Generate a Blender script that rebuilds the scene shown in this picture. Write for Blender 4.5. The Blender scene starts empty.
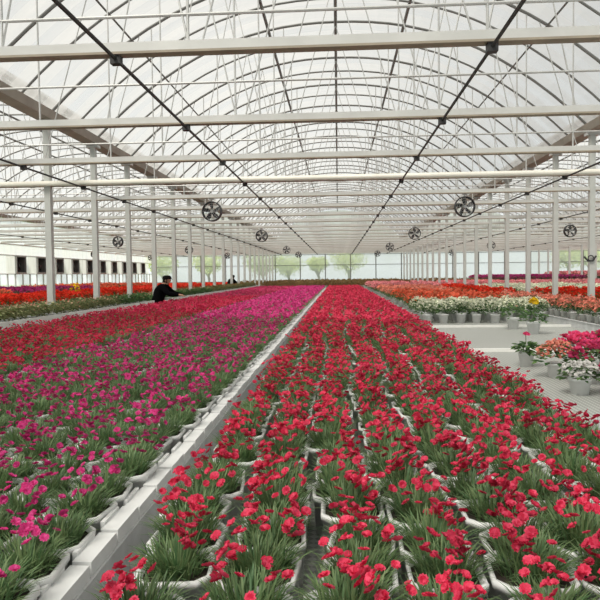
import bpy, math, random
import numpy as np
from mathutils import Vector, Matrix
R = random.Random(7)
C = bpy.context.scene.collection
F = 631.0                      # focal length in pixels of the 600 px frame
CAM = Vector((0, 0, 1.5))
W = 4.8                        # half width of one bay
YF = 48.3                      # end wall
PI = math.pi

# ------------------------------------------------------------------ camera
d = Vector((38, 26, -F)).normalized()          # world Y as seen by the camera
u0 = Vector((-0.010, 1, 0))
u = (u0 - d * u0.dot(d)).normalized()          # world Z
xr = d.cross(u)                                # world X
cam = bpy.data.cameras.new('camera'); co = bpy.data.objects.new('camera', cam); C.objects.link(co)
M3 = Matrix((xr, d, u))
co.matrix_world = Matrix.Translation(CAM) @ M3.to_4x4()
cam.sensor_width = 36; cam.lens = F / 600 * 36; cam.clip_start = .05; cam.clip_end = 400
bpy.context.scene.camera = co
def proj(x, y, z):
    v = M3.transposed() @ (Vector((x, y, z)) - CAM)
    if v.z >= -.05: return (-999, -999)
    return 300 + F * v.x / -v.z, 300 - F * v.y / -v.z

# ------------------------------------------------------------------ materials
MATS = {}
def nt(name):
    m = bpy.data.materials.new(name); m.use_nodes = True; m.node_tree.nodes.clear()
    MATS[name] = m
    N = m.node_tree.nodes; L = m.node_tree.links
    return m, N, L
def mat(name, col, rough=.6, metal=0, noise=.08, scale=20, bump=0, island=0, col2=None, trans=0, spec=.5):
    """principled with noise tone variation, optional per-island tint towards col2"""
    m, N, L = nt(name)
    out = N.new('ShaderNodeOutputMaterial'); b = N.new('ShaderNodeBsdfPrincipled')
    b.inputs['Roughness'].default_value = rough; b.inputs['Metallic'].default_value = metal
    b.inputs['Specular IOR Level'].default_value = spec
    tc = N.new('ShaderNodeTexCoord'); nz = N.new('ShaderNodeTexNoise'); nz.inputs['Scale'].default_value = scale
    nz.inputs['Detail'].default_value = 4
    L.new(tc.outputs['Object'], nz.inputs['Vector'])
    base = N.new('ShaderNodeMix'); base.data_type = 'RGBA'
    c2 = col2 or [min(1, c * .6) for c in col]
    base.inputs['A'].default_value = (*col, 1); base.inputs['B'].default_value = (*c2, 1)
    if island:
        g = N.new('ShaderNodeNewGeometry'); mm = N.new('ShaderNodeMath'); mm.operation = 'MULTIPLY'
        L.new(g.outputs['Random Per Island'], mm.inputs[0]); mm.inputs[1].default_value = island
        L.new(mm.outputs[0], base.inputs['Factor'])
        hs = N.new('ShaderNodeHueSaturation'); oi = N.new('ShaderNodeObjectInfo'); mr = N.new('ShaderNodeMapRange')
        L.new(oi.outputs['Random'], mr.inputs['Value']); mr.inputs['To Min'].default_value = .85; mr.inputs['To Max'].default_value = 1.15
        L.new(base.outputs['Result'], hs.inputs['Color']); L.new(mr.outputs['Result'], hs.inputs['Value'])
        cout = hs.outputs['Color']
    else:
        mr = N.new('ShaderNodeMapRange'); L.new(nz.outputs['Fac'], mr.inputs['Value'])
        mr.inputs['From Min'].default_value = .35; mr.inputs['From Max'].default_value = .7
        mr.inputs['To Min'].default_value = 0; mr.inputs['To Max'].default_value = noise * 4
        L.new(mr.outputs['Result'], base.inputs['Factor']); cout = base.outputs['Result']
    L.new(cout, b.inputs['Base Color'])
    if bump:
        bp = N.new('ShaderNodeBump'); bp.inputs['Strength'].default_value = bump
        L.new(nz.outputs['Fac'], bp.inputs['Height']); L.new(bp.outputs['Normal'], b.inputs['Normal'])
    if trans:
        t = N.new('ShaderNodeBsdfTranslucent'); L.new(cout, t.inputs['Color'])
        mx = N.new('ShaderNodeMixShader'); mx.inputs[0].default_value = trans
        L.new(b.outputs[0], mx.inputs[1]); L.new(t.outputs[0], mx.inputs[2]); L.new(mx.outputs[0], out.inputs[0])
    else: L.new(b.outputs[0], out.inputs[0])
    return m
def srgb(r, g, b):
    f = lambda c: c / 255 / 12.92 if c <= 10 else ((c / 255 + .055) / 1.055) ** 2.4
    return (f(r), f(g), f(b))

mat('galvanised steel', (.55, .55, .53), .45, .35, .12, 6, .05)
mat('dark rib steel', (.20, .20, .19), .5, .3, .1, 5)
mat('painted column', (.50, .51, .48), .5, .1, .06, 4)
mat('beam face', (.60, .60, .57), .5, .1, .10, 3)
mat('brown beam lip', (.34, .29, .22), .6, 0, .12, 5)
mat('gutter steel', (.36, .32, .27), .6, .1, .15, 3, .05)
mat('cream pipe', (.80, .77, .68), .45, 0, .05, 3)
mat('black cable', (.03, .03, .03), .6, 0, .1)
mat('fan black', (.025, .025, .027), .45, 0, .05)
mat('fan metal', (.35, .35, .34), .4, .5, .05)
mat('white pot', (.88, .89, .88), .45, 0, .05, 12, 0, trans=.12)
mat('soil', (.05, .035, .025), .95, 0, .2, 90, .5)
mat('aluminium rail', (.60, .61, .61), .5, .1, .12, 9, .05)
mat('leg steel', (.40, .41, .40), .5, .4, .1)
mat('concrete floor', (.38, .38, .36), .9, 0, .15, 1.5, .1)
mat('white panel', (.80, .80, .76), .6, 0, .05, 2)
mat('outdoor grass', (.22, .30, .12), 1, 0, .2, .6)
mat('bark', (.10, .08, .06), .9, 0, .2, 6)
mat('tree leaves', (.42, .52, .24), .7, island=.7, col2=(.58, .60, .26), trans=.4)
mat('dianthus leaves', (.085, .18, .07), .55, island=1, col2=(.23, .32, .14), trans=.35)
mat('broad leaves', (.05, .13, .045), .42, island=1, col2=(.14, .24, .07), trans=.3)
mat('olive leaves', (.15, .20, .07), .6, island=1, col2=(.34, .33, .17), trans=.3)
mat('rusty leaves', (.30, .11, .05), .6, island=1, col2=(.28, .26, .10), trans=.3)
def petal(n, a, b, isl=.8): mat(n, a, .6, island=isl, col2=b, trans=.35, spec=.25)
petal('crimson petals', (.60, .012, .055), (.85, .10, .19), 1)
petal('magenta petals', (.60, .02, .18), (.76, .10, .34), 1)
petal('coral petals', (.62, .03, .06), (.74, .06, .17), 1)
petal('white petals', (.93, .92, .72), (.90, .92, .82))
petal('pure white petals', (.9, .9, .86), (.85, .80, .78))
petal('orange petals', (.85, .10, .045), (.88, .30, .17), 1)
petal('salmon petals', (.92, .28, .21), (.93, .46, .34), 1)
petal('pink petals', (.82, .24, .28), (.86, .42, .42), 1)
petal('hot pink petals', (.76, .06, .15), (.75, .10, .28), 1)
petal('scarlet petals', (.80, .02, .02), (.85, .09, .03), 1)
petal('purple petals', (.48, .035, .18), (.52, .07, .25), 1)
petal('yellow petals', (.95, .74, .03), (.95, .62, .02), 1)
petal('pale blooms', (.75, .55, .42), (.7, .35, .25), 1)
mat('black cloth', (.004, .004, .005), 1, 0, .1, 30, spec=.05)
mat('dark trousers', (.03, .03, .045), .9, 0, .1, 30)
mat('skin', (.55, .30, .20), .5, 0, .05, trans=.05)
mat('black hair', (.006, .005, .005), .8, 0, .1, spec=.1)
mat('eye white', (.6, .6, .6), .3)

# bench deck: grey expanded-metal mesh pattern
def deck_mat():
    m, N, L = nt('mesh deck')
    out = N.new('ShaderNodeOutputMaterial'); b = N.new('ShaderNodeBsdfPrincipled'); b.inputs['Roughness'].default_value = .6
    tc = N.new('ShaderNodeTexCoord'); mp = N.new('ShaderNodeMapping'); mp.inputs['Rotation'].default_value = (0, 0, PI / 4)
    mp.inputs['Scale'].default_value = (45, 45, 45)
    L.new(tc.outputs['Object'], mp.inputs['Vector'])
    ck = N.new('ShaderNodeTexChecker'); ck.inputs['Scale'].default_value = 1
    ck.inputs['Color1'].default_value = (.47, .48, .45, 1); ck.inputs['Color2'].default_value = (.26, .27, .25, 1)
    L.new(mp.outputs[0], ck.inputs['Vector']); L.new(ck.outputs[0], b.inputs['Base Color']); L.new(b.outputs[0], out.inputs[0])
deck_mat()
# greenhouse film: light passes straight through in part, the rest is scattered through the milky sheet
def film_mat(name, clear, tint, bands=True):
    m, N, L = nt(name)
    out = N.new('ShaderNodeOutputMaterial')
    tr = N.new('ShaderNodeBsdfTransparent'); tr.inputs[0].default_value = (.97, .97, .97, 1)
    tl = N.new('ShaderNodeBsdfTranslucent'); tl.inputs[0].default_value = (*tint, 1)
    df = N.new('ShaderNodeBsdfDiffuse'); df.inputs[0].default_value = (*tint, 1)
    m1 = N.new('ShaderNodeMixShader'); m1.inputs[0].default_value = .22
    L.new(tl.outputs[0], m1.inputs[1]); L.new(df.outputs[0], m1.inputs[2])
    m2 = N.new('ShaderNodeMixShader')
    tc = N.new('ShaderNodeTexCoord'); nz = N.new('ShaderNodeTexNoise'); nz.inputs['Scale'].default_value = 1.2; nz.inputs['Detail'].default_value = 6
    mp = N.new('ShaderNodeMapping'); mp.inputs['Scale'].default_value = (.5, 2.2, .5)
    L.new(tc.outputs['Object'], mp.inputs[0]); L.new(mp.outputs[0], nz.inputs['Vector'])
    mr = N.new('ShaderNodeMapRange'); mr.inputs['From Min'].default_value = .3; mr.inputs['From Max'].default_value = .7
    mr.inputs['To Min'].default_value = clear + .13; mr.inputs['To Max'].default_value = clear - .13
    L.new(nz.outputs['Fac'], mr.inputs['Value']); fac = mr.outputs['Result']
    if bands:   # every metre the film is doubled over the rib, and sagging folds lie between
        sx = N.new('ShaderNodeSeparateXYZ'); L.new(tc.outputs['Object'], sx.inputs[0])
        fr = N.new('ShaderNodeMath'); fr.operation = 'FRACT'; L.new(sx.outputs['Y'], fr.inputs[0])
        gt = N.new('ShaderNodeMath'); gt.operation = 'GREATER_THAN'; gt.inputs[1].default_value = .72; L.new(fr.outputs[0], gt.inputs[0])
        ml = N.new('ShaderNodeMath'); ml.operation = 'MULTIPLY'; ml.inputs[1].default_value = .16; L.new(gt.outputs[0], ml.inputs[0])
        ad = N.new('ShaderNodeMath'); ad.operation = 'ADD'; L.new(fac, ad.inputs[0]); L.new(ml.outputs[0], ad.inputs[1]); fac = ad.outputs[0]
    L.new(fac, m2.inputs[0])        # fac = share that goes straight through
    L.new(m1.outputs[0], m2.inputs[1]); L.new(tr.outputs[0], m2.inputs[2]); L.new(m2.outputs[0], out.inputs[0])
film_mat('roof film', .34, (.46, .46, .45))
film_mat('wall film', .50, (.86, .90, .88), False)
film_mat('gable film', .25, (.80, .80, .78), False)

# ------------------------------------------------------------------ mesh helpers
class MB:
    def __init__(s): s.v = []; s.f = []; s.mi = []
    def add(s, vs, fs, mi=0):
        o = len(s.v); s.v += [tuple(p) for p in vs]; s.f += [tuple(i + o for i in f) for f in fs]; s.mi += [mi] * len(fs); return s
    def box(s, x0, x1, y0, y1, z0, z1, mi=0):
        return s.add([(x, y, z) for z in (z0, z1) for y in (y0, y1) for x in (x0, x1)],
                     [(0, 2, 3, 1), (4, 5, 7, 6), (0, 1, 5, 4), (2, 6, 7, 3), (0, 4, 6, 2), (1, 3, 7, 5)], mi)
    def tube(s, pts, r, n=6, mi=0, cap=True):
        pts = [Vector(p) for p in pts]; rings = []
        rr = r if isinstance(r, (list, tuple)) else [r] * len(pts)
        for i, p in enumerate(pts):
            t = (pts[min(i + 1, len(pts) - 1)] - pts[max(i - 1, 0)]).normalized()
            a = t.cross(Vector((0, 0, 1)));
            if a.length < .01: a = t.cross(Vector((0, 1, 0)))
            a.normalize(); b = t.cross(a)
            rings.append([p + (a * math.cos(k * 2 * PI / n) + b * math.sin(k * 2 * PI / n)) * rr[i] for k in range(n)])
        fs = [(i * n + k, i * n + (k + 1) % n, (i + 1) * n + (k + 1) % n, (i + 1) * n + k) for i in range(len(pts) - 1) for k in range(n)]
        if cap: fs += [tuple(range(n))[::-1], tuple((len(pts) - 1) * n + k for k in range(n))]
        return s.add([v for r_ in rings for v in r_], fs, mi)
    def ring(s, c, R0, r, ax='y', n=24, m=6, mi=0):
        c = Vector(c); vs = []
        for i in range(n):
            a = 2 * PI * i / n; dr = Vector((math.cos(a), 0, math.sin(a)))
            for k in range(m):
                b = 2 * PI * k / m; vs.append(c + dr * (R0 + r * math.cos(b)) + Vector((0, r * math.sin(b), 0)))
        fs = [(i * m + k, i * m + (k + 1) % m, ((i + 1) % n) * m + (k + 1) % m, ((i + 1) % n) * m + k) for i in range(n) for k in range(m)]
        return s.add(vs, fs, mi)
    def build(s, name, mats, parent=None, smooth=False, link=True):
        me = bpy.data.meshes.new(name); me.from_pydata(s.v, [], s.f)
        for m in ([mats] if isinstance(mats, str) else mats): me.materials.append(MATS[m])
        if any(s.mi): me.polygons.foreach_set('material_index', s.mi)
        if smooth: me.polygons.foreach_set('use_smooth', [True] * len(s.f))
        me.update()
        if not link: return me
        return obj(name, me, parent)
def obj(name, me, parent=None, loc=None):
    o = bpy.data.objects.new(name, me); C.objects.link(o)
    if parent: o.parent = parent
    if loc: o.location = loc
    return o
def empty(name, loc=(0, 0, 0), rz=0):
    o = bpy.data.objects.new(name, None); C.objects.link(o); o.location = loc; o.rotation_euler.z = rz
    o.empty_display_size = .1
    return o
def tag(o, label=None, cat=None, group=None, kind=None):
    if label: o['label'] = label
    if cat: o['category'] = cat
    if group: o['group'] = group
    if kind: o['kind'] = kind
    return o
KIDS = {}
def copy_tree(o, parent=None):
    c = o.copy(); C.objects.link(c); c.parent = parent
    if o.name not in KIDS: KIDS[o.name] = list(o.children)
    for ch in KIDS[o.name]: copy_tree(ch, c)
    return c

# ------------------------------------------------------------------ plants (numpy templates: verts, tris, material ids)
class T:                       # a template part
    def __init__(s, v, t, mi): s.v = np.array(v, dtype=np.float32).reshape(-1, 3); s.t = np.array(t, dtype=np.int32).reshape(-1, 3); s.mi = np.array(mi, dtype=np.int32)
def joinT(parts, offs):
    vs = []; ts = []; ms = []; o = 0
    for p, mo in zip(parts, offs):
        vs.append(p.v); ts.append(p.t + o); ms.append(p.mi + mo); o += len(p.v)
    r = T(np.concatenate(vs), np.concatenate(ts), np.concatenate(ms)); return r
def meshT(name, t, mats):
    me = bpy.data.meshes.new(name)
    nv, nf = len(t.v), len(t.t)
    me.vertices.add(nv); me.vertices.foreach_set('co', t.v.ravel())
    me.loops.add(nf * 3); me.loops.foreach_set('vertex_index', t.t.ravel())
    me.polygons.add(nf); me.polygons.foreach_set('loop_start', np.arange(0, nf * 3, 3, dtype=np.int32))
    for m in mats: me.materials.append(MATS[m])
    me.polygons.foreach_set('material_index', t.mi)
    me.update(calc_edges=True); return me
def scatterT(temps, places):   # places: list of (x,y,z,rot,scale,variant)
    vs = []; ts = []; ms = []; o = 0
    for x, y, z, r, s, k in places:
        t = temps[k % len(temps)]; c, sn = math.cos(r), math.sin(r)
        m = np.array([[c, sn, 0], [-sn, c, 0], [0, 0, 1]], dtype=np.float32) * s
        vs.append(t.v @ m + np.array([x, y, z], dtype=np.float32)); ts.append(t.t + o); ms.append(t.mi); o += len(t.v)
    return T(np.concatenate(vs), np.concatenate(ts), np.concatenate(ms))

def pot_T(square, rt, rb, h, n=12):
    v = []; t = []; mi = []
    def ring(r, z):
        for k in range(n):
            a = 2 * PI * (k + .5) / n
            q = 1.0
            if square: q = min(1 / max(abs(math.cos(a)), abs(math.sin(a))), 1.26)
            v.append((r * q * math.cos(a), r * q * math.sin(a), z))
    prof = [(rb, 0), (rt * .95, h * .86), (rt, h * .86), (rt, h), (rt * .90, h), (rt * .86, h * .88)]
    for r, z in prof: ring(r, z)
    for i in range(len(prof) - 1):
        for k in range(n):
            a, b = i * n + k, i * n + (k + 1) % n
            t += [(a, b, b + n), (a, b + n, a + n)]; mi += [0, 0]
    c = len(v); v.append((0, 0, h * .9)); v.append((0, 0, 0))
    e = (len(prof) - 1) * n
    for k in range(n):
        t.append((e + k, e + (k + 1) % n, c)); mi.append(1)
        t.append(((k + 1) % n, k, c + 1)); mi.append(0)
    return T(v, t, mi)
def blades_T(rnd, n, z0, r0, spread, hmin, hmax, w, segs=2):
    v = []; t = []
    for i in range(n):
        a = rnd.uniform(0, 2 * PI); rr = r0 * math.sqrt(rnd.random())
        bx, by = rr * math.cos(a), rr * math.sin(a)
        a2 = a + rnd.gauss(0, .6); out = spread * rnd.uniform(.3, 1); h = rnd.uniform(hmin, hmax) * (1.1 - .45 * out / spread)
        dx, dy = math.cos(a2), math.sin(a2); tx, ty = -dy, dx
        b0 = len(v)
        for s_ in range(segs):
            f = s_ / segs; q = f * f
            px, py, pz = bx + dx * out * (f * .6 + q * .4), by + dy * out * (f * .6 + q * .4), z0 + h * (1.5 * f - .5 * q)
            ww = w * (1 - .3 * f) / 2
            v.append((px - tx * ww, py - ty * ww, pz)); v.append((px + tx * ww, py + ty * ww, pz))
        v.append((bx + dx * out, by + dy * out, z0 + h * .98))
        for s_ in range(segs - 1):
            k = b0 + s_ * 2; t += [(k, k + 1, k + 3), (k, k + 3, k + 2)]
        k = b0 + (segs - 1) * 2; t.append((k, k + 1, k + 2))
    return T(v, t, [0] * len(t))
def leaves_T(rnd, n, z0, rad, h, ls):      # broad leaves over a dome
    v = []; t = []
    for i in range(n):
        a = rnd.uniform(0, 2 * PI); e = math.asin(rnd.uniform(-.15, 1)); q = rnd.uniform(.55, 1)
        p = Vector((math.cos(a) * math.cos(e) * rad * q, math.sin(a) * math.cos(e) * rad * q, z0 + h * (.25 + .75 * max(0, math.sin(e)) * q) + (0 if e > 0 else -.02)))
        o = Vector((math.cos(a + rnd.gauss(0, .5)), math.sin(a + rnd.gauss(0, .5)), rnd.uniform(-.5, .5))).normalized()
        s_ = o.cross(Vector((0, 0, 1))).normalized(); up = s_.cross(o) * ls * .12
        l = ls * rnd.uniform(.7, 1.2); b0 = len(v)
        v += [p, p + o * l * .45 + s_ * l * .33 + up, p + o * l * .5 - up * .6, p + o * l * .45 - s_ * l * .33 + up, p + o * l]
        t += [(b0, b0 + 1, b0 + 2), (b0, b0 + 2, b0 + 3), (b0 + 1, b0 + 4, b0 + 2), (b0 + 2, b0 + 4, b0 + 3)]
    return T([tuple(p) for p in v], t, [0] * len(t))
def bloom(v, t, rnd, c, r, petals=5, layers=2, lite=False, tilt=.5):
    ax = Vector((rnd.gauss(0, tilt), rnd.gauss(0, tilt) - .4, 1)).normalized()
    e1 = ax.cross(Vector((1, .1, 0))).normalized(); e2 = ax.cross(e1); a0 = rnd.uniform(0, 6)
    for L_ in range(layers):
        rr = r * (1 - .35 * L_); up = rnd.uniform(.25, .6) + .35 * L_
        for k in range(petals):
            a = a0 + 2 * PI * (k + .5 * L_) / petals; wd = PI / petals * 1.15
            b0 = len(v)
            pt = lambda ang, q, z: c + (e1 * math.cos(ang) + e2 * math.sin(ang)) * rr * q + ax * rr * z
            if lite:
                v += [c, pt(a - wd, .9, up), pt(a, 1.08, up * .8), pt(a + wd, .9, up)]
                t += [(b0, b0 + 1, b0 + 2), (b0, b0 + 2, b0 + 3)]
            else:
                w_ = rnd.uniform(-.25, .25); v += [c, pt(a - wd, .8, up + w_), pt(a - wd * .45, 1.1, up * .9), pt(a, .9, up + .15), pt(a + wd * .45, 1.1, up * .8), pt(a + wd, .8, up - w_)]
                t += [(b0, b0 + 1, b0 + 2), (b0, b0 + 2, b0 + 3), (b0, b0 + 3, b0 + 4), (b0, b0 + 4, b0 + 5)]
def dianthus_blooms(rnd, n, z0, lite):
    v = []; t = []; mi = []
    cs = [(rnd.uniform(-.065, .065), rnd.uniform(-.065, .065)) for _ in range(5)]
    for i in range(n):
        cx, cy = rnd.choice(cs); x, y = cx + rnd.gauss(0, .020), cy + rnd.gauss(0, .020)
        z = z0 + rnd.uniform(.06, .118) - (x * x + y * y) * 2.0
        c = Vector((x, y, z)); bloom(v, t, rnd, c, rnd.uniform(.010, .0145) * (1.3 if lite else 1), 5, 1 if lite else 2, lite, .55)
        mi += [0] * (len(t) - len(mi))
        if not lite:       # the stem
            b0 = len(v); v += [c, Vector((x * .55 + .003, y * .55, z0)), Vector((x * .55 - .003, y * .55 + .002, z0))]; t.append((b0, b0 + 1, b0 + 2)); mi.append(1)
    return T([tuple(p) for p in v], t, mi)
def stems_T(rnd, bl, z0):
    return None
def dome_blooms(rnd, n, z0, rad, h, r, lite, layers=2):
    v = []; t = []
    for i in range(n):
        a = rnd.uniform(0, 2 * PI); e = math.asin(rnd.uniform(.12, 1)); q = rnd.uniform(.9, 1.08)
        c = Vector((math.cos(a) * math.cos(e) * rad * q, math.sin(a) * math.cos(e) * rad * q, z0 + h * (.3 + .78 * math.sin(e)) * q))
        bloom(v, t, rnd, c, r * rnd.uniform(.8, 1.2), 5, 1 if lite else layers, lite, .7)
    return T([tuple(p) for p in v], t, [0] * len(t))

def make_kind(seed, style, petalmat, leafmat, lite=False, nvar=5, **k):
    rnd = random.Random(seed); vars_ = []
    for i in range(nvar):
        if style == 'dianthus':
            pot = pot_T(True, .088, .078, .12, 16)
            nb = k.get('nb', 13)
            fol = blades_T(rnd, 70 if lite else 300, .105, .062, .100 if lite else .084, .045, .10, .010 if lite else .0045, 2 if lite else 3)
            blo = dianthus_blooms(rnd, max(2, int(rnd.gauss(nb, 2.5))), .115, lite)
        else:
            pr = k.get('pr', .075); ph = k.get('ph', .13); rad = k.get('rad', .15); h = k.get('h', .2)
            pot = pot_T(False, pr, pr * .72, ph, 8 if lite else 20)
            fol = leaves_T(rnd, 45 if lite else 110, ph * .9, rad, h, .075 if lite else .06)
            blo = dome_blooms(rnd, k.get('nb', 30), ph * .95, rad * .95, h, k.get('br', .02) * (1.35 if lite else 1), lite)
        vars_.append((pot, fol, blo))
    return dict(v=vars_, mats=['white pot', 'soil', petalmat, leafmat],
                all=[joinT(p, (0, 3, 2)) for p in vars_], pm=petalmat, lm=leafmat)
def individuals(kind, name, places, label, cat, group, parts=True, partnames=('pot', 'foliage', 'blooms')):
    """places: (x,y,z,rot,scale,variant); the first of each variant is built, the rest are copies of it and its parts"""
    protos = {}
    out = []
    for x, y, z, r, s, k in places:
        k = k % len(kind['v'])
        if k not in protos:
            if parts:
                e = empty(name)
                pot, fol, blo = kind['v'][k]
                obj(partnames[0], meshT(partnames[0], pot, ['white pot', 'soil']), e)
                obj(partnames[1], meshT(partnames[1], fol, [kind['lm']]), e)
                b = obj(partnames[2], meshT(partnames[2], blo, [kind['pm'], kind['lm']]), e)
            else: e = obj(name, meshT(name, kind['all'][k], kind['mats']))
            protos[k] = e; o = e
        else: o = copy_tree(protos[k])
        o.location = (x, y, z); o.rotation_euler = (0, 0, r); o.scale = (s, s, s)
        lb = label(x, y) if callable(label) else label
        gp = group(x, y) if callable(group) else group
        tag(o, lb, cat, gp); out.append(o)
    return out
def grid(x0, x1, y0, y1, px, py, z, jit=.012, srnd=None, skip=None, smin=.92, smax=1.08, anyrot=False, hexa=False, wander=False):
    rn = srnd or R; ps = []; j = 0; y = y0 + py / 2
    nx = max(1, int((x1 - x0) / px)); 
    while y < y1:
        for i in range(nx):
            x = x0 + (x1 - x0) * (i + .5) / nx
            if hexa and j % 2: x += (x1 - x0) / nx * .3
            X, Y = x + rn.gauss(0, jit), y + rn.gauss(0, jit)
            if wander: X += (.035 * math.sin(Y * 1.9 + x0 * 3) + .014 * math.sin(Y * 4.7)) * math.sin(PI * (i + .5) / nx)
            X = min(max(X, x0 + .085), x1 - .085)
            if skip and skip(X, Y): continue
            ps.append((X, Y, z, (rn.randrange(4) * PI / 2 + rn.gauss(0, .06)) if not anyrot else rn.uniform(0, 6.28), rn.uniform(smin, smax), rn.randrange(60)))
        y += py; j += 1
    return ps
def split(ps, n=300):
    """the n nearest that stand in the frame, and all the others"""
    def vis(p):
        u_, v_ = proj(p[0], p[1], p[2] + .2); return -25 < u_ < 625 and v_ < 640
    a = sorted([p for p in ps if vis(p)], key=lambda p: p[1])
    ids = set(id(p) for p in a[:n])
    return a[:n], [p for p in ps if id(p) not in ids]
BEDS = {}
def bed(kinds, name, ps, label, cat, group, stufflabel, parts=True):
    BEDS.setdefault(name, []).append((kinds, ps, label, cat, group, stufflabel, parts))
def plant_beds():
    for name, L_ in BEDS.items():
        allp = [p for b_ in L_ for p in b_[1]]
        near = set(id(p) for p in split(allp, 300)[0])
        for kinds, ps, label, cat, group, stufflabel, parts in L_:
            a_ = [p for p in ps if id(p) in near]; r_ = [p for p in ps if id(p) not in near]
            if a_: individuals(kinds[0], name, a_, label, cat, group, parts)
            if r_: tag(obj(name, meshT(name, scatterT(kinds[1]['all'], r_), kinds[1]['mats'])), stufflabel, cat, None, 'stuff')
# ------------------------------------------------------------------ setting
def struct(o): return tag(o, kind='structure')
struct(MB().box(-16, 26, -7, YF, -.1, 0).build('floor', 'concrete floor'))
struct(MB().box(-90, 90, YF + .15, 150, -.25, -.12).box(-90, -14.6, -7, YF + .15, -.25, -.12).build('ground', 'outdoor grass'))
ZG, ZR = 4.18, 6.35
def arch(x, off=0):            # height of the film at x in a bay
    return ZG + (ZR - ZG + off) * (1 - (abs(x) / W) ** 2.25) + off
BAYS = [-9.6, 0, 9.6, 19.2]
for i, xc in enumerate(BAYS):
    m = MB(); n = 24
    xs = [-W + 2 * W * k / n for k in range(n + 1)]
    for (a, b) in zip(xs, xs[1:]):
        m.add([(xc + a, -7, arch(a, .04)), (xc + b, -7, arch(b, .04)), (xc + b, YF, arch(b, .04)), (xc + a, YF, arch(a, .04))], [(0, 3, 2, 1)])
    # share vertices smoothly
    struct(m.build('ceiling', 'roof film', smooth=False))
# gable ends (film above the truss chord), glazed end wall below
m = MB()
for xc in BAYS:
    n = 16
    for k in range(n):
        a, b = -W + 2 * W * k / n, -W + 2 * W * (k + 1) / n
        m.add([(xc + a, YF, 3.05), (xc + b, YF, 3.05), (xc + b, YF, arch(b)), (xc + a, YF, arch(a))], [(0, 1, 2, 3)])
m.build('wall_back', ['gable film']); struct(bpy.data.objects['wall_back'])
m = MB().add([(-14.4, YF, .5), (24, YF, .5), (24, YF, 3.05), (-14.4, YF, 3.05)], [(0, 1, 2, 3)])
struct(m.build('window_1', 'wall film'))
struct(MB().box(-14.4, 24, YF - .06, YF + .1, 0, .5).build('trim_1', 'white panel'))
m = MB()
x = -14.4
while x <= 24.01: m.box(x - .035, x + .035, YF - .08, YF - .01, .5, 3.05); x += 1.92
for z in (1.0, 2.2, 3.0): m.box(-14.4, 24, YF - .07, YF - .015, z - .022, z + .022)
struct(m.build('trim_2', 'dark rib steel'))
# left side wall: low glazing, exhaust fan openings, white panel
XL = -14.4
fy = [27.9 + 2.0 * k for k in range(10)]
m = MB().box(XL - .12, XL + .02, -7, YF, 0, .5).box(XL - .03, XL + .03, -7, YF, 2.49, 2.53).box(XL - .03, XL + .03, -7, YF, 1.66, 1.70).box(XL - .03, XL + .03, -7, YF, 2.97, 3.02)
struct(m.build('wall_left', 'white panel'))
m = MB(); q = lambda a, b, z0, z1: m.add([(XL - .02, a, z0), (XL - .02, b, z0), (XL - .02, b, z1), (XL - .02, a, z1)], [(0, 1, 2, 3)])
q(-7, YF, 2.53, 2.97)
for k in range(-17, 10):
    c = 27.9 + 2.0 * k; a, b = c + .45, min(c + 1.55, YF)
    if b > a: q(a, b, 1.7, 2.49)
    if k < 0: q(c - .45, c + .45, 1.7, 2.49)
struct(m.build('window_3', 'gable film'))
q0 = MB(); m = q0
q(-7, YF, .5, 1.66); q(-7, YF, 3.02, 4.15)
struct(m.build('window_2', 'wall film'))
m = MB(); y = 20.0
while y < YF: m.box(XL + .0, XL + .05, y - .03, y + .03, .5, 1.7); y += .67
struct(m.build('trim_3', 'galvanised steel'))
struct(MB().add([(24, -7, 0), (24, YF, 0), (24, YF, 4.15), (24, -7, 4.15)], [(0, 1, 2, 3)]).build('wall_right', 'wall film'))

# exhaust fans in the left wall
root = empty('wall_fan')
MB().box(-.02, .06, -.45, .45, -.40, -.34).box(-.02, .06, -.45, .45, .34, .40).box(-.02, .06, -.45, -.39, -.34, .34).box(-.02, .06, .39, .45, -.34, .34).build('frame', 'fan metal', root)
b = MB().tube([(-.25, 0, 0), (-.05, 0, 0)], .06, 10)
for k in range(6):
    a = k * PI / 3; p = lambda r, da, dx: (-.15 + dx, r * math.cos(a + da), r * math.sin(a + da))
    b.add([p(.05, -.3, -.02), p(.05, .3, .02), p(.32, .28, .05), p(.32, -.2, -.05)], [(0, 1, 2, 3)])
b.build('rotor', 'fan black', root)
MB().box(-.42, -.36, -.44, .44, -.39, .39).box(-.36, -.02, -.45, -.42, -.39, .39).box(-.36, -.02, .42, .45, -.39, .39).box(-.36, -.02, -.42, .42, .36, .39).box(-.36, -.02, -.42, .42, -.39, -.36).build('housing', 'dark rib steel', root)
for i, yy in enumerate(fy):
    o = root if i == 0 else copy_tree(root)
    o.location = (XL, yy, 2.1)
    tag(o, 'dark square exhaust fan set in the white left side wall' if i else 'square exhaust fan nearest the left edge of the photo, in the white side wall', 'fan',
        'exhaust fans in the row along the left wall')

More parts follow.
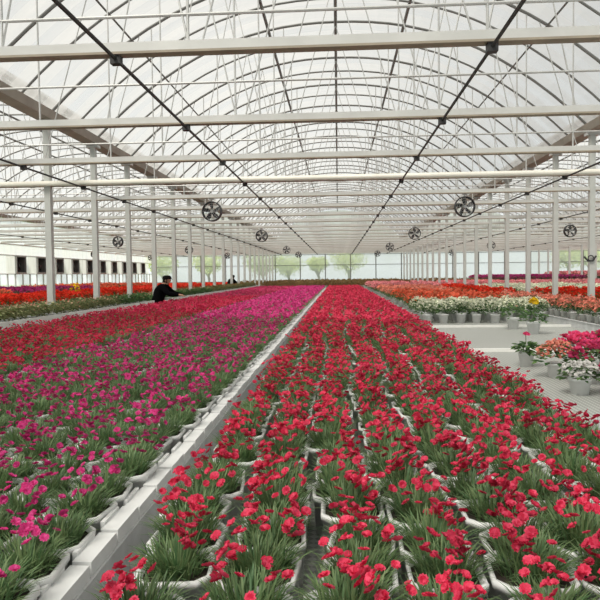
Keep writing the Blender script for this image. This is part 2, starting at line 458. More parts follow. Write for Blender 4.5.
# ------------------------------------------------------------------ steelwork
cy = [.3 + 2 * k for k in range(0, 24)]
colm = MB().box(-.05, .05, -.05, .05, 0, 4.1).build('shaft', 'painted column', link=False)
basem = MB().box(-.11, .11, -.11, .11, 0, .015).build('base_plate', 'galvanised steel', link=False)
capm = MB().box(-.12, .12, -.08, .08, 4.04, 4.10).build('head_bracket', 'galvanised steel', link=False)
rows = [(-4.8, 'left-hand'), (4.8, 'right-hand'), (14.4, 'far right-hand')]
for xx, nm in rows:
    for yy in cy:
        u_, _ = proj(xx, yy, 2)
        if not (-60 < u_ < 660) and yy > 1: continue
        e = empty('support_column', (xx, yy, 0))
        obj('shaft', colm, e); obj('base_plate', basem, e); obj('head_bracket', capm, e)
        if xx == -4.8 and abs(yy - 10.3) < .1: lb, g = 'nearest pale steel column on the left, rising behind the leafy green pots', None
        elif xx == 4.8 and abs(yy - 12.3) < .1: lb, g = 'pale steel column at the right edge with a dark valve fixed to it', None
        else: lb, g = 'slim pale steel column standing in the %s row, one of the line under the gutter' % nm, 'columns of the %s row' % nm
        tag(e, lb, 'column', g)
# valve on the right column
e = empty('pipe_valve', (4.735, 12.22, 1.72))
MB().tube([(-.10, 0, .05), (-.03, 0, -.03), (.06, 0, -.03), (.12, 0, .06)], .018, 8).build('body', 'fan black', e)
MB().ring((.02, -.01, .02), .05, .01).build('handwheel', 'fan black', e)
tag(e, 'small dark valve with bent pipe clamped to the right-hand edge column', 'valve')
# gutters
for xx in (-14.4, -4.8, 4.8, 14.4):
    g = empty('roof_gutter', (xx, 0, 0))
    m = MB(); prof = [(-.16, 4.24), (-.13, 4.10), (.13, 4.10), (.16, 4.24)]; pr2 = [(.14, 4.24), (.115, 4.12), (-.115, 4.12), (-.14, 4.24)]
    P = prof + pr2; n = len(P)
    m.add([(a, -6.8, b) for a, b in P] + [(a, YF - .1, b) for a, b in P], [(i, (i + 1) % n, n + (i + 1) % n, n + i) for i in range(n)] )
    m.build('channel', 'gutter steel', g)
    lb = {-4.8: 'long brown-grey gutter running to the end above the left-hand column row', 4.8: 'long brown-grey gutter running to the end above the right-hand column row',
          -14.4: 'gutter along the top of the left side wall', 14.4: 'gutter above the farther right column row'}[xx]
    tag(g, lb, 'gutter')
# trusses
def truss(kind):
    e = empty('roof_truss')
    up = (.37, .22)[kind]
    MB().box(-W, W, -.035, .035, 3.025, 3.088).build('lower_chord', 'beam face', e)
    MB().box(-W, W, -.045, .045, 3.008, 3.024).build('chord_lip', 'brown beam lip', e)
    MB().tube([(-W, 0, 3.05 + up), (W, 0, 3.05 + up)], .011, 6).build('upper_rod', 'galvanised steel', e)
    n = 28
    MB().tube([(-W + .05 + (2 * W - .1) * k / n, 0, arch(-W + .05 + (2 * W - .1) * k / n) - .03) for k in range(n + 1)], .024, 6).build('arch_rib', 'dark rib steel', e)
    for x in (-3.0, -1.0, 1.0, 3.0) if kind == 0 else (-3.0, -2.3, -1.0, 1.0, 2.3, 3.0):
        MB().tube([(x, 0, 3.09), (x, 0, arch(x) - .04)], .010, 6).build('vertical_strut', 'galvanised steel', e)
    for a, b in (((-2.3, 3.09), (-1.65, arch(1.65) - .05)), ((-1.0, 3.09), (-1.65, arch(1.65) - .05)), ((2.3, 3.09), (1.65, arch(1.65) - .05)), ((1.0, 3.09), (1.65, arch(1.65) - .05)),
                 ((-3.9, 3.09), (-3.2, arch(3.2) - .05)), ((3.9, 3.09), (3.2, arch(3.2) - .05)), ((-.9, 3.09), (0, ZR - .08)), ((.9, 3.09), (0, ZR - .08))):
        MB().tube([(a[0], 0, a[1]), (b[0], 0, b[1])], .008, 5).build('diagonal_brace', 'galvanised steel', e)
    return e
tr0, tr1 = truss(0), truss(1)
used = [False, False]
for xc in BAYS:
    for k, yy in enumerate([.3 + 2 * q for q in range(0, 24)]):
        us = [proj(xc + s * W, yy, 3.05)[0] for s in (-1, 1)]
        if yy < 2 or us[0] > 640 or us[1] < -40: continue
        p = (tr0, tr1)[(k + 1) % 2]; i = (k + 1) % 2
        o = p if not used[i] else copy_tree(p); used[i] = True
        o.location = (xc, yy - (.0), 0)
        bay = {0: 'central bay', -9.6: 'left-hand bay', 9.6: 'right-hand bay', 19.2: 'far right bay'}[xc]
        if xc == 0 and k == 3: lb, g = 'nearest complete roof truss crossing the whole photo at the top of the central bay', None
        elif xc == 0 and k == 4: lb, g = 'second roof truss of the central bay, just below and behind the nearest one', None
        else: lb, g = 'pale steel roof truss with flat bottom beam spanning the ' + bay, 'roof trusses of the ' + bay
        tag(o, lb, 'truss', g)
# intermediate ribs
ribm = MB().tube([(-W + .05 + (2 * W - .1) * k / 28, 0, arch(-W + .05 + (2 * W - .1) * k / 28) - .01) for k in range(29)], .019, 6).build('arch_rib', 'dark rib steel', link=False)
for xc in BAYS:
    for k in range(1, 47):
        yy = 1.3 + k * 1.0
        if abs(((yy - .3) % 2)) < .01 or abs((yy - .3) % 2 - 2) < .01: continue
        us = [proj(xc + s * W, yy, 4.2)[0] for s in (-1, 1)]
        if us[0] > 640 or us[1] < -40: continue
        bay = {0: 'central bay', -9.6: 'left-hand bay', 9.6: 'right-hand bay', 19.2: 'far right bay'}[xc]
        tag(obj('roof_hoop', ribm, None, (xc, yy, 0)), 'thin dark curved hoop under the film roof of the ' + bay, 'roof hoop', 'roof hoops of the ' + bay)
# purlins
for xc in BAYS:
    bay = {0: 'central bay', -9.6: 'left-hand bay', 9.6: 'right-hand bay', 19.2: 'far right bay'}[xc]
    for x in (-3.3, -1.28, 0, 1.28, 3.3):
        r = .03 if abs(x) < 2 else .016
        z = arch(x) - .085
        if xc == 0: lb, g = {0: 'dark ridge purlin running down the middle of the central roof', -1.28: 'dark roof purlin just left of the ridge, central bay', 1.28: 'dark roof purlin just right of the ridge, central bay',
                     -3.3: 'thin roof purlin low on the left slope, central bay', 3.3: 'thin roof purlin low on the right slope, central bay'}[x], None
        else: lb, g = 'roof purlin running lengthwise under the film of the ' + bay, 'purlins of the ' + bay
        tag(MB().tube([(xc + x, -5, z), (xc + x, YF - .1, z)], r, 6).build('roof_purlin', 'dark rib steel'), lb, 'purlin', g)
# cream pipe and its dark companion
tag(MB().tube([(-14.2, 10.19, 3.045), (23.8, 10.19, 3.045)], .045, 10).build('crossing_pipe', 'cream pipe', smooth=True), 'thick cream pipe crossing the whole greenhouse under the third truss', 'pipe')
# dark cables with clamps
for x, lb in ((-4.2, 'dark cable low on the far left beside the left gutter'), (-1.5, 'dark cable running away from the top left of the photo to the centre'),
              (1.03, 'dark cable running away from the top right of the photo to the centre'), (3.6, 'dark cable on the far right near the right gutter'),
              (-6.5, 'dark cable under the left-hand bay roof nearer the columns'), (-11.4, 'dark cable under the left-hand bay roof nearer the wall'), (6.3, 'dark cable under the right-hand bay roof nearer the columns'), (11.0, 'dark cable under the right-hand bay roof farther right')):
    e = empty('shade_cable', (x, 0, 0))
    MB().tube([(0, 1.0, 2.985), (0, YF - .2, 2.985)], .0135, 6).build('cable', 'black cable', e)
    cm = MB().box(-.035, .035, -.03, .03, 2.95, 3.02).build('clamp', 'black cable', link=False)
    for k in range(2, 24):
        obj('clamp', cm, e, (0, .3 + 2 * k, 0))
    tag(e, lb, 'cable')

# hanging fans
def ring_fan():
    e = empty('circulation_fan')
    m = MB().ring((0, -.05, 0), .185, .010, n=32).ring((0, .05, 0), .185, .010, n=32)
    n = 32
    m.add([(.19 * math.cos(2 * PI * k / n), yv, .19 * math.sin(2 * PI * k / n)) for yv in (-.05, .05) for k in range(n)],
          [(k, (k + 1) % n, n + (k + 1) % n, n + k) for k in range(n)])
    m.build('housing', 'fan black', e)
    g = MB()
    for rr in (.06, .11, .15): g.ring((0, -.06, 0), rr, .003, n=24, m=4)
    for k in range(8):
        a = k * PI / 4; g.tube([(.03 * math.cos(a), -.065, .03 * math.sin(a)), (.185 * math.cos(a), -.055, .185 * math.sin(a))], .003, 4)
    g.build('guard', 'fan metal', e)
    b = MB()
    for k in range(5):
        a = k * 2 * PI / 5 + .3
        p = lambda r, da, dy: (r * math.cos(a + da), dy, r * math.sin(a + da))
        b.add([p(.03, -.5, -.02), p(.09, -.42, -.03), p(.165, -.1, -.03), p(.172, .3, .0), p(.12, .42, .02), p(.03, .5, .02)], [(0, 1, 2, 3, 4, 5)])
    mo = MB().tube([(0, -.035, 0), (0, .12, 0)], [.035, .045], 14).build('motor', 'fan metal', e)
    b.build('blades', 'fan black', mo)
    MB().tube([(0, 0, .19), (0, 0, .235)], .01, 6).box(-.05, .05, -.03, .03, .228, .24).build('hanger', 'fan metal', e)
    return e
fan = ring_fan()
HF = 3.0 - .245
fans = [(-2.55, 12.8, 'large dark circulation fan at upper left, nearest of those left of the ridge'), (-2.55, 21.2, 'second dark circulation fan left of the ridge'), (-2.55, 31.5, 'third circulation fan left of the ridge, small with distance'), (-2.55, 41.0, 'smallest and farthest circulation fan left of the ridge'),
        (2.55, 12.9, 'large dark circulation fan at upper right, nearest of those right of the ridge'), (2.55, 21.2, 'second dark circulation fan right of the ridge'), (2.55, 31.2, 'third circulation fan right of the ridge, small with distance'), (2.55, 41.0, 'smallest and farthest circulation fan right of the ridge'),
        (-7.7, 21.8, 'dark circulation fan between the first left columns, in the left-hand bay'), (-7.2, 30.3, 'small circulation fan in the left-hand bay just above the distant person'), (-7.2, 41.0, 'tiny far circulation fan in the left-hand bay'), (-13.2, 33.6, 'small circulation fan near the left side wall'), (-12.6, 42.0, 'tiny circulation fan near the far end of the left side wall'),
        (7.05, 19.7, 'dark circulation fan between the two nearest right columns'), (7.05, 29.6, 'small circulation fan in the right-hand bay, middle distance'), (7.05, 39.7, 'tiny far circulation fan in the right-hand bay'), (12.15, 29.6, 'dark circulation fan half hidden by the right edge column')]
for i, (x, y, lb) in enumerate(fans):
    o = fan if i == 0 else copy_tree(fan)
    yy = .3 + 2 * round((y - .3) / 2)
    o.location = (x * yy / y, yy, HF); o.rotation_euler = (0, 0, R.uniform(-.2, .2)); tag(o, lb, 'fan')

# ------------------------------------------------------------------ benches
ZB = .68
def bench(x0, x1, y0, y1, label, rail_h=.055, z=ZB, joints=(), left_h=None, railmat='aluminium rail'):
    e = empty('growing_bench', ((x0 + x1) / 2, (y0 + y1) / 2, 0)); w = (x1 - x0) / 2; l = (y1 - y0) / 2
    MB().box(-w + .02, w - .02, -l, l, z - .03, z).build('deck', 'mesh deck', e)
    for s in (-1, 1):
        a, b = sorted((s * w, s * (w - .02)))
        rail_h_ = rail_h; rail_h = left_h if (s < 0 and left_h is not None) else rail_h
        m = MB().box(a, b, -l, l, z - .11, z + rail_h)
        a2, b2 = sorted((s * w, s * (w - .035))); m.box(a2, b2, -l, l, z + rail_h, z + rail_h + .006)
        m.build('side_rail', railmat, e); rail_h = rail_h_
    for s in (-1, 1):
        a, b = sorted((s * l, s * (l - .025))); MB().box(-w + .02, w - .02, a, b, z - .045, z + rail_h * .6).build('end_rail', 'aluminium rail', e)
    for j in joints: MB().box(-w + .02, w - .02, j - .03 - (y0 + y1) / 2, j + .03 - (y0 + y1) / 2, z - .03, z + .03).build('joint_bar', 'white panel', e)
    lm = MB().box(-.025, .025, -.025, .025, 0, z - .03).build('leg', 'leg steel', link=False)
    n = max(2, int((y1 - y0) / 2.2) + 1)
    for i in range(n):
        for s in (-1, 1):
            o = obj('leg', lm, e, (s * (w - .12), -l + .2 + (2 * l - .4) * i / (n - 1), 0))
    return tag(e, label, 'bench')
bench(-.53, 1.12, .9, 34, 'long metal bench right of the centre rail, packed with crimson flowers')
pb = bench(-2.22, -.622, .9, 34, 'long metal bench left of the centre rail, packed with magenta flowers')
m = MB(); n = 170; w0 = (2.22 - .622) / 2       # white plastic edging in overlapping scalloped lengths
for k in range(n):
    ya = -16.5 + k * (33.0 / n); yb = ya + 33.0 / n - .012
    q = .004 * math.sin(k * 2.1); m.box(w0 - .058, w0 - .008, ya, yb, .735, .780 + q).box(w0 - .070, w0 - .058, ya + .03, yb - .03, .735, .790 + q)
m.box(w0 - .06, w0 - .012, -16.5, 16.5, .70, .735)
m.build('white_edging', 'white pot', pb)
bench(-4.24, -2.27, .9, 34, 'long metal bench left of the magenta flowers, packed with coral red flowers')
bench(-4.73, -4.37, 6, 14.8, 'narrow raised bench under the front row of leafy green pots, nearer than the person', z=.80, rail_h=.118, railmat='white panel')
bench(-4.73, -4.37, 16.4, 34, 'narrow raised bench of leafy pots beyond the person in black', z=.80, rail_h=.118, railmat='white panel')
bench(-6.5, -4.95, 6, 34, 'bench behind the left-hand columns carrying leafy green pots')
bench(-9.3, -6.75, 10, 34, 'bench of scarlet flowers beyond the leafy green pots')
bench(-13.6, -9.6, 16, 34, 'bench of flowers nearest the left side wall')
bench(1.16, 3.45, 3.3, 34, 'mostly empty grey bench on the right with scattered pots', joints=(6.6, 9.55), rail_h=.10, left_h=.02)
bench(3.52, 4.66, 3.6, 34, 'narrow bench of salmon flowers in front of the right-hand columns')
bench(4.95, 8.6, 8, 34, 'bench of flowers behind the right-hand columns')
bench(9.0, 13.9, 14, 34, 'wide flower bench in the right-hand bay')
bench(-4.6, 4.6, 35.2, 47.6, 'wide cross bench of rusty foliage plants at the far end')
bench(-6.3, -5.0, 35.2, 47.6, 'short far end bench of rusty foliage just left of the left columns')
bench(5.0, 8.6, 35.2, 47.6, 'cross bench of rusty foliage at the far end, right of the columns')
bench(9.4, 14.0, 35.2, 47.6, 'far bench of tall pink flowers at the right end of the house', z=.85)
bench(14.8, 23.4, 24, 47.6, 'far right bench of magenta and pink flowers', z=.85)

# ------------------------------------------------------------------ flower beds
K = lambda seed, st, p, l, nv=5, **k: (make_kind(seed, st, p, l, False, nv, **k), make_kind(seed + 50, st, p, l, True, nv, **k))
kr = K(1, 'dianthus', 'crimson petals', 'dianthus leaves', 8, nb=24)
km = K(2, 'dianthus', 'magenta petals', 'dianthus leaves', 8, nb=17)
kc = K(3, 'dianthus', 'coral petals', 'dianthus leaves', 6, nb=22)
kg = K(4, 'bush', 'pale blooms', 'olive leaves', 5, rad=.14, h=.19, nb=5, br=.014)
ks = K(5, 'bush', 'scarlet petals', 'broad leaves', 5, rad=.17, h=.24, nb=60, br=.024)
kp = K(6, 'bush', 'purple petals', 'broad leaves', 5, rad=.17, h=.22, nb=60, br=.024)
kw = K(7, 'bush', 'white petals', 'broad leaves', 5, rad=.15, h=.24, nb=55, br=.019)
ko = K(8, 'bush', 'orange petals', 'broad leaves', 5, rad=.16, h=.24, nb=60, br=.022)
ka = K(9, 'bush', 'salmon petals', 'broad leaves', 5, rad=.16, h=.24, nb=60, br=.022)
kk = K(10, 'bush', 'pink petals', 'broad leaves', 5, rad=.17, h=.24, nb=60, br=.024)
ku = K(11, 'bush', 'rusty leaves', 'rusty leaves', 5, rad=.17, h=.24, nb=30, br=.024)
kh = K(12, 'bush', 'hot pink petals', 'broad leaves', 5, rad=.15, h=.2, nb=60, br=.022)

PT = .185
bed(kr, 'crimson_dianthus', grid(-.515, 1.11, 1.0, 33.8, PT, PT, ZB + .002, wander=True), 'crimson dianthus in white pot, one of the rows right of the centre rail', 'flower plant',
    'crimson dianthus on the bench right of the rail', 'crimson dianthus rows running away to the far end, right of the rail')
bed(km, 'magenta_dianthus', grid(-2.205, -.682, 1.0, 33.8, PT, PT, ZB + .002, wander=True), 'magenta dianthus in white pot, one of the rows left of the centre rail', 'flower plant',
    'magenta dianthus on the bench left of the rail', 'magenta dianthus rows running away to the far end, left of the rail')
kq = K(14, 'dianthus', 'hot pink petals', 'dianthus leaves', 5, nb=20)
bed(kc, 'coral_dianthus', grid(-4.2, -2.3, 2.5, 18.5, PT, PT, ZB + .002), 'coral red dianthus in white pot on the bench beyond the magenta rows', 'flower plant',
    'coral red dianthus on the left bench', 'coral red dianthus rows running away at left')
bed(kq, 'pink_dianthus', grid(-4.2, -2.3, 18.6, 33.8, PT, PT, ZB + .002), 'bright pink dianthus far down the left bench, past the person in black', 'flower plant',
    'bright pink dianthus at the far part of the left bench', 'bright pink dianthus rows at the far part of the left bench', parts=False)
kg2 = K(15, 'bush', 'pale blooms', 'broad leaves', 5, rad=.15, h=.19, nb=3, br=.012)
kg3 = K(16, 'bush', 'rusty leaves', 'olive leaves', 5, rad=.15, h=.19, nb=12, br=.02)
G1 = lambda a, b: grid(-4.71, -4.41, a, b, .3, .17, .802, .008, anyrot=True)
G2 = lambda a, b: grid(-6.4, -5.05, a, b, .27, .26, ZB + .002, .02, anyrot=True)
bed(kg, 'olive_leafy_plant', G1(6.1, 12.5) + G2(6.2, 12.5), 'olive green leafy plant with a few pale blooms, beside the nearest left-hand columns', 'potted plant', 'olive leafy pots along the left columns', 'olive leafy plants along the left columns')
bed(kg2, 'green_leafy_plant', G1(12.6, 14.6) + G1(16.6, 22) + G2(12.6, 22), 'dark green leafy plant along the left-hand columns, around the person in black', 'potted plant', 'dark green leafy pots near the worker', 'dark green leafy plants near the worker', parts=False)
bed(kg3, 'brown_leafy_plant', G1(22.1, 33.8) + G2(22.1, 33.8), 'brownish green leafy plant far down the left-hand columns, past the worker', 'potted plant', 'brownish leafy pots far down the left columns', 'brownish leafy plants far down the left columns', parts=False)
rb = random.Random(5)
ps = grid(-9.15, -6.9, 10.2, 33.8, .32, .32, ZB + .002, .03, anyrot=True)
bed(ks, 'scarlet_begonia', [p for p in ps if not (abs(p[0] + 8.1) < .33 and abs(p[1] - 19) < .33)], 'scarlet flowering plant in the bed behind the leafy green pots', 'flower plant', 'scarlet flowers behind the green pots', 'scarlet flowers continuing down the left bay', parts=False)
ps = grid(-13.4, -9.8, 16.2, 33.8, .38, .38, ZB + .002, .03, anyrot=True, smin=1.15, smax=1.35)
psp = [p for p in ps if p[1] < 25.5 and not (p[0] > -10.9 and p[1] < 19)]; pss = [p for p in ps if p[1] >= 25.5 or (p[0] > -10.9 and p[1] < 19)]
bed(kp, 'purple_petunia', [(a, b, ZB + .002, c, d_, e_) for a, b, _, c, d_, e_ in psp], 'dark magenta flowering plant near the left side wall', 'flower plant', 'dark magenta flowers near the left wall', 'dark magenta flowers further along the left wall', parts=False)
bed(ko, 'orange_geranium', [(a, b, ZB + .002, c, d_, e_) for a, b, _, c, d_, e_ in pss], 'orange red flowering plant by the left side wall, beyond the dark magenta ones', 'flower plant', 'orange red flowers near the left wall', 'orange red flowers along the left wall', parts=False)
# yellow flowers above the red beds
ky = make_kind(13, 'bush', 'yellow petals', 'broad leaves', False, 2, rad=.13, h=.34, nb=46, br=.024)
individuals(ky, 'marigold_plant', [(-8.1, 19, ZB, 1, 1.3, 1)], 'yellow flowering plant standing out of the scarlet bed near the second left column', 'flower plant', None)
# right side, from near to far
bk = make_kind(20, 'bush', 'white petals', 'broad leaves', False, 6, pr=.085, ph=.15, rad=.15, h=.21, nb=75, br=.017)
ps = []
rw = random.Random(3)
for j in range(5):
    for i in range(8):
        x = 1.45 + i * .27 + rw.gauss(0, .015); y = 10.35 + j * .33 + rw.gauss(0, .02)
        if j == 0 and i > 4: continue
        ps.append((x, y, ZB, rw.uniform(0, 6), rw.uniform(.93, 1.05), rw.randrange(6)))
individuals(bk, 'white_begonia', ps, lambda x, y: 'white flowering begonia in a white pot in the front row on the grey bench' if y < 10.55 else 'white flowering begonia behind the front row of white pots on the grey bench', 'flower plant',
            lambda x, y: 'front row of white begonias on the grey bench' if y < 10.55 else 'white begonias behind the front row')
lf = make_kind(21, 'bush', 'pale blooms', 'broad leaves', False, 1, pr=.085, ph=.15, rad=.16, h=.18, nb=2, br=.012)
individuals(lf, 'leafy_plant', [(2.50, 9.2, ZB, 1, 1.1, 0)], 'leafy dark green plant in a white pot standing in front of the white begonias', 'potted plant', None)
yl = make_kind(22, 'bush', 'yellow petals', 'broad leaves', False, 1, pr=.085, ph=.15, rad=.15, h=.18, nb=1, br=.012)
yl['v'][0] = (yl['v'][0][0], yl['v'][0][1], dome_blooms(random.Random(4), 40, .34, .045, .08, .02, False)); 
ye = individuals(yl, 'begonia_plant', [(2.56, 8.45, ZB, 1, 1.08, 0)], 'potted plant with one bright yellow flower head beside the empty grey bench', 'flower plant', None, partnames=('pot', 'foliage', 'flower_head'))[0]
MB().tube([(0, 0, .1), (.01, 0, .36)], .004, 5).build('stem', 'broad leaves', ye)
sl = make_kind(23, 'bush', 'hot pink petals', 'broad leaves', False, 1, pr=.07, ph=.13, rad=.10, h=.09, nb=1, br=.012)
sl['v'][0] = (sl['v'][0][0], sl['v'][0][1], dome_blooms(random.Random(5), 16, .255, .022, .035, .012, False))
se = individuals(sl, 'dianthus_plant', [(1.62, 5.55, ZB, .4, 1.0, 0)], 'small lone potted plant with a single pink flower head on the grey bench', 'flower plant', None, partnames=('pot', 'foliage', 'flower_head'))[0]
MB().tube([(0, 0, .1), (.0, .005, .27)], .003, 5).build('stem', 'broad leaves', se)
hp = make_kind(24, 'bush', 'hot pink petals', 'broad leaves', False, 4, pr=.09, ph=.12, rad=.19, h=.17, nb=150, br=.020)
sa = make_kind(25, 'bush', 'salmon petals', 'broad leaves', False, 1, pr=.085, ph=.12, rad=.15, h=.16, nb=100, br=.018)
ww = make_kind(26, 'bush', 'pure white petals', 'broad leaves', False, 1, pr=.09, ph=.13, rad=.15, h=.12, nb=130, br=.015)
individuals(sa, 'geranium_plant', [(1.68, 4.95, ZB, 0, .98, 0)], 'coral pink geranium in a white pot at the left end of the hot pink group', 'flower plant', None)
individuals(ww, 'geranium_plant', [(1.60, 4.28, ZB, 0, .85, 0)], 'low white flowering plant in a white pot in front of the hot pink group', 'flower plant', None)
individuals(hp, 'geranium_plant', [(1.98, 5.3, ZB, 0, 1.03, 0), (2.3, 5.5, ZB, 1, 1.05, 1), (1.88, 4.72, ZB, 2, 1.0, 2), (2.2, 4.95, ZB, 3, 1.05, 3), (1.86, 4.28, ZB, 1, .80, 1), (2.25, 4.5, ZB, 4, 1.0, 0), (2.55, 5.15, ZB, 5, 1.0, 2)],
            'hot pink geranium in a white pot in the group at the right edge', 'flower plant', 'hot pink geraniums on the grey bench at the right edge')
# orange and salmon rows on the grey bench farther on
NM = {id(ko): 'orange_geranium', id(ka): 'salmon_geranium', id(kk): 'pink_geranium', id(ks): 'scarlet_begonia', id(kw): 'white_begonia', id(kp): 'purple_petunia', id(ku): 'rusty_foliage_plant'}
def rowbed(kn, x0, x1, y0, y1, lab, z=ZB + .002, sp=.30, smin=.9, smax=1.1):
    bed(kn, NM[id(kn)], grid(x0, x1, y0, y1, sp, sp, z, .02, anyrot=True, smin=smin, smax=smax), lab + ' flowering plant', 'flower plant', lab + ' flowers', lab + ' flowers farther away', parts=False)
rowbed(ko, 1.45, 3.3, 12.3, 17.5, 'orange red, directly behind the white begonias:')
rowbed(ka, 1.45, 3.3, 17.8, 24, 'salmon, behind the orange red rows of the grey bench:')
rowbed(kk, 1.45, 3.3, 24.3, 33.8, 'pale pink, at the far end of the grey bench:')
rowbed(ka, 3.85, 4.55, 8.4, 15.5, 'salmon, beside the rail in front of the right columns:', smin=.85, smax=1.0)
rowbed(ks, 3.68, 4.5, 15.8, 24, 'scarlet, in front of the right columns:')
rowbed(kk, 3.68, 4.5, 24.3, 33.8, 'pink, far in front of the right columns:')
rowbed(ks, 5.1, 8.4, 12, 17.2, 'scarlet and dark, just behind the right columns:')
rowbed(kw, 5.1, 8.4, 17.5, 24.5, 'creamy white, behind the right columns:')
rowbed(kk, 5.1, 8.4, 24.8, 33.8, 'light pink, far behind the right columns:')
rowbed(kk, 9.2, 13.7, 20, 33.8, 'rose pink, in the right-hand bay:', sp=.36)
rowbed(kp, 9.6, 13.8, 35.6, 47.3, 'purple magenta, far end of the right-hand bay:', z=.852, sp=.38, smin=1.1, smax=1.3)
rowbed(kp, 15, 23.2, 24.2, 31, 'purple magenta, far right bay:', z=.852, sp=.40, smin=1.1, smax=1.2)
rowbed(kk, 15, 23.2, 31.3, 47.3, 'tall rose, far right bay beyond the magenta:', z=.852, sp=.42, smin=1.5, smax=1.65)
rowbed(ku, 5.2, 8.4, 35.4, 47.4, 'rust and green foliage, far end right of the columns:', sp=.38, smin=.95, smax=1.2)
rowbed(ku, -6.2, -5.1, 35.4, 47.4, 'rust and green foliage, far end left of the columns:', sp=.38, smin=.95, smax=1.2)
rowbed(ku, -4.4, 4.4, 35.4, 47.4, 'rust and green foliage, across the far end:', sp=.38, smin=.95, smax=1.2)
rowbed(ks, -13.4, -6.8, 35.4, 47.2, 'crimson, at the far left end:', z=.002, sp=.42, smin=2.2, smax=2.5)

plant_beds()
# ------------------------------------------------------------------ trees outside
def tree(x, y, h, rc, lb, seed):
    rn = random.Random(seed); e = empty('tree', (x, y, -.12))
    m = MB().tube([(0, 0, 0), (.1, 0, h * .35), (-.05, 0, h * .6)], [.16, .12, .07], 8)
    for k in range(7):
        a = rn.uniform(0, 6.28); m.tube([(.05, 0, h * rn.uniform(.35, .55)), (math.cos(a) * rc * .5, math.sin(a) * rc * .5, h * .7)], [.05, .02], 5)
    m.build('trunk', 'bark', e)
    v = []; t = []
    for i in range(1500):
        a = rn.uniform(0, 2 * PI); e_ = rn.uniform(-1, 1); q = rn.random() ** .4
        k = rn.randrange(6); oc = Vector((math.cos(k) * rc * .45, math.sin(k) * rc * .45, math.sin(k * 2.3) * rc * .25))
        c = oc + Vector((math.cos(a) * math.sqrt(1 - e_ * e_), math.sin(a) * math.sqrt(1 - e_ * e_), e_ * .8)) * rc * .6 * q + Vector((0, 0, h * .75))
        o = Vector((rn.gauss(0, 1), rn.gauss(0, 1), rn.gauss(0, 1))).normalized(); s_ = o.orthogonal().normalized()
        b0 = len(v); L_ = .16; v += [c, c + o * L_ * .5 + s_ * L_ * .4, c + o * L_, c + o * L_ * .5 - s_ * L_ * .4]; t += [(b0, b0 + 1, b0 + 2), (b0, b0 + 2, b0 + 3)]
    obj('crown', meshT('crown', T([tuple(p) for p in v], t, [0] * len(t)), ['tree leaves']), e)
    tag(e, lb, 'tree')
for i, (px_, Y, h, rc, lb) in enumerate([(207, 56, 3.6, 1.5, 'pale green tree outside the end wall, above the distant person'), (262, 58, 3.7, 1.9, 'wide pale green tree outside, left of the ridge line'),
        (288, 60, 3.4, 1.6, 'pale green tree outside touching the wide one on its right'), (348, 62, 4.0, 1.9, 'pale green tree outside just right of the ridge line'),
        (318, 55, 3.4, 1.0, 'slim dark-limbed tree outside below the ridge line'), (562, 56, 3.9, 1.6, 'green tree outside left of the right edge column'),
        (582, 58, 4.0, 1.6, 'green tree outside just behind the right edge column'), (598, 60, 4.1, 1.7, 'green tree outside at the right edge of the photo'), (160, 57, 3.6, 1.6, 'pale tree outside behind the worker in black')]):
    tree((px_ - 338) * Y / F, Y, h, rc, lb, i + 30)

# ------------------------------------------------------------------ people
def figure(joints, bones, root_i, sub=2):
    me = bpy.data.meshes.new('body'); names = list(joints)
    me.from_pydata([joints[n][0] for n in names], [(names.index(a), names.index(b)) for a, b in bones], [])
    o = bpy.data.objects.new('body_tmp', me); C.objects.link(o)
    sk = o.modifiers.new('s', 'SKIN'); sk.use_smooth_shade = True
    for i, n in enumerate(names):
        r = joints[n][1]; r = r if isinstance(r, tuple) else (r, r)
        me.skin_vertices[0].data[i].radius = r; me.skin_vertices[0].data[i].use_root = (n == root_i)
    ss = o.modifiers.new('u', 'SUBSURF'); ss.levels = sub; ss.render_levels = sub
    dg = bpy.context.evaluated_depsgraph_get(); dg.update()
    m2 = bpy.data.meshes.new_from_object(o.evaluated_get(dg)); bpy.data.objects.remove(o)
    m2.materials.clear(); m2.materials.append(MATS['skin'])
    return m2
def shell(me, name, test, off, matn, parent):
    nv = []; mp = {}; fs = []
    for p in me.polygons:
        if test(p.center):
            f = []
            for i in p.vertices:
                if i not in mp: mp[i] = len(nv); v = me.vertices[i]; nv.append(v.co + v.normal * off)
                f.append(mp[i])
            fs.append(f)
    m = MB(); m.v = [tuple(a) for a in nv]; m.f = [tuple(f) for f in fs]; m.mi = [0] * len(fs)
    return m.build(name, matn, parent, smooth=True)
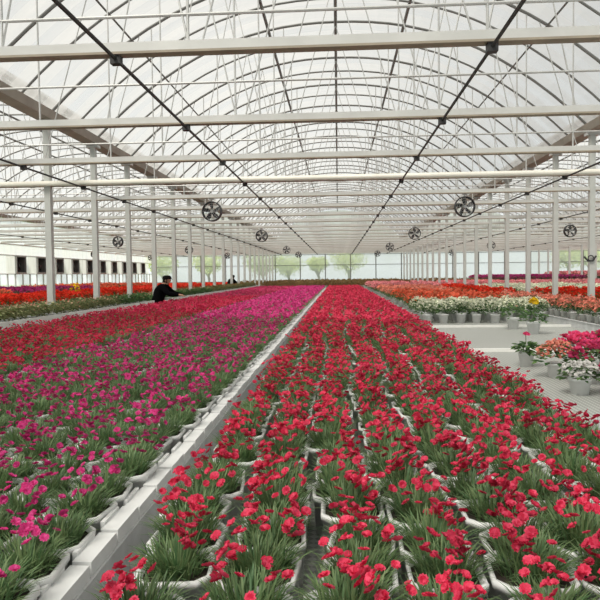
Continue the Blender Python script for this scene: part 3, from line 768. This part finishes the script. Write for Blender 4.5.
def person(loc, rz, lb, cap=True):
    J = {'pelvis': ((0, 0, .86), (.17, .15)), 'waist': ((.04, 0, 1.0), (.165, .15)), 'chest': ((.10, 0, 1.14), (.18, .16)), 'upper': ((.17, 0, 1.24), (.14, .12)),
         'neck': ((.235, 0, 1.315), .05), 'head': ((.275, 0, 1.38), (.08, .085)), 'crown': ((.265, 0, 1.44), (.085, .09)), 'top': ((.26, 0, 1.475), (.06, .06)),
         'chin': ((.335, 0, 1.345), (.03, .035)), 'nose': ((.372, 0, 1.392), .012)}
    B = [('pelvis', 'waist'), ('waist', 'chest'), ('chest', 'upper'), ('upper', 'neck'), ('neck', 'head'), ('head', 'crown'), ('crown', 'top'), ('head', 'chin'), ('head', 'nose')]
    for s, n in ((1, 'L'), (-1, 'R')):
        rch = .03 if s > 0 else 0
        J.update({'sh' + n: ((.18, s * .155, 1.235), .06), 'el' + n: ((.36, s * .21, 1.06), .055), 'wr' + n: ((.60 - rch * 4, s * .13, 1.035 + rch), .028), 'pa' + n: ((.665 - rch * 4, s * .115, 1.02 + rch), (.034, .016)),
                  'hip' + n: ((0, s * .09, .80), .095), 'kn' + n: ((.02, s * .10, .46), .062), 'an' + n: ((-.02, s * .10, .09), .042), 'to' + n: ((.15, s * .11, .035), (.04, .03))})
        B += [('upper', 'sh' + n), ('sh' + n, 'el' + n), ('el' + n, 'wr' + n), ('wr' + n, 'pa' + n), ('pelvis', 'hip' + n), ('hip' + n, 'kn' + n), ('kn' + n, 'an' + n), ('an' + n, 'to' + n)]
        px, py, pz = J['pa' + n][0]
        for k, (dy, l) in enumerate(((.026, .060), (.009, .070), (-.009, .066), (-.026, .052))):
            a, b = 'f%d%s' % (k, n), 'g%d%s' % (k, n)
            J[a] = ((px + .045, py + dy * 1.1, pz - .006), .0085); J[b] = ((px + .045 + l * .62, py + dy * 1.25, pz - .034), .0075)
            B += [('pa' + n, a), (a, b)]
        J['th' + n] = ((px + .015, py - s * .045, pz - .01), .0095); J['ti' + n] = ((px + .055, py - s * .055, pz - .03), .008)
        B += [('pa' + n, 'th' + n), ('th' + n, 'ti' + n)]
    me = figure(J, B, 'pelvis')
    e = empty('person', loc, rz)
    body = obj('body', me, e)
    shell(me, 'jacket', lambda c: .80 < c.z < 1.30 and not (c.x > .60 and abs(c.y) < .2), .014, 'black cloth', e)
    shell(me, 'trousers', lambda c: .07 < c.z <= .84 and c.x < .3, .012, 'dark trousers', e)
    shell(me, 'shoe', lambda c: c.z <= .08, .010, 'black hair', e)
    h = shell(me, 'hair', lambda c: c.z > 1.34 and c.x < .325 and not (c.x > .29 and c.z < 1.43), .028, 'black hair', e)
    if cap:
        m = MB(); n = 16       # soft cap with a short brim
        ringv = []
        for z, r, in ((1.425, .112), (1.45, .118), (1.49, .105), (1.515, .07)):
            ringv += [(.262 + r * math.cos(2 * PI * k / n), r * .92 * math.sin(2 * PI * k / n), z) for k in range(n)]
        ringv.append((.262, 0, 1.522))
        m.add(ringv, [(i * n + k, i * n + (k + 1) % n, (i + 1) * n + (k + 1) % n, (i + 1) * n + k) for i in range(3) for k in range(n)] + [(3 * n + k, 3 * n + (k + 1) % n, 4 * n) for k in range(n)])
        m.add([(.36, -.07, 1.43), (.42, -.03, 1.415), (.42, .03, 1.415), (.36, .07, 1.43), (.30, .09, 1.44), (.30, -.09, 1.44), (.36, 0, 1.445)], [(0, 1, 6), (1, 2, 6), (2, 3, 6), (3, 4, 6), (5, 0, 6)])
        m.build('cap', 'black hair', e, smooth=True)
    for s in (-1, 1):
        MB().ring((.352, s * .030, 1.402), .006, .005, n=8, m=6).build('eye', 'eye white', e)
    MB().tube([(.357, -.018, 1.358), (.362, 0, 1.36), (.357, .018, 1.358)], .0045, 5).build('mouth', 'crimson petals', e)
    for s in (-1, 1): MB().tube([(.262, s * .088, 1.36), (.255, s * .098, 1.38), (.262, s * .092, 1.41)], [.009, .015, .010], 6).build('ear', 'skin', e, smooth=True)
    tag(e, lb, 'person')
    return e
person((-4.54, 15.6, 0), -.05, 'person in black top and dark cap leaning over red flowers, reaching to the right')
person((-6.0, 34.6, 0), .9, 'distant dark-clothed person standing far away behind the left columns')

# ------------------------------------------------------------------ light
w = bpy.data.worlds.new('world'); bpy.context.scene.world = w; w.use_nodes = True
N = w.node_tree.nodes; L = w.node_tree.links; N.clear()
o = N.new('ShaderNodeOutputWorld'); b = N.new('ShaderNodeBackground')
b.inputs[1].default_value = 1.0
tc = N.new('ShaderNodeTexCoord'); sx = N.new('ShaderNodeSeparateXYZ'); L.new(tc.outputs['Generated'], sx.inputs[0])
rp = N.new('ShaderNodeValToRGB'); rp.color_ramp.elements[0].position = 0; rp.color_ramp.elements[0].color = (.66, .71, .72, 1)
rp.color_ramp.elements[1].position = .55; rp.color_ramp.elements[1].color = (.38, .385, .385, 1)
L.new(sx.outputs['Z'], rp.inputs[0]); L.new(rp.outputs[0], b.inputs[0])
L.new(b.outputs[0], o.inputs[0])
sl = bpy.data.lights.new('sun', 'SUN'); sl.energy = 5.4; sl.angle = math.radians(25); sl.color = (1, .96, .88)
so = bpy.data.objects.new('sun', sl); C.objects.link(so); so.rotation_euler = (math.radians(32), math.radians(-22), 0)
sc = bpy.context.scene
sc.view_settings.view_transform = 'Standard'; sc.view_settings.look = 'None'; sc.view_settings.gamma = 1; sc.view_settings.use_curve_mapping = False
sc.view_settings.exposure = 0.55
sc.cycles.transparent_max_bounces = 16; sc.cycles.max_bounces = 8; sc.cycles.diffuse_bounces = 4
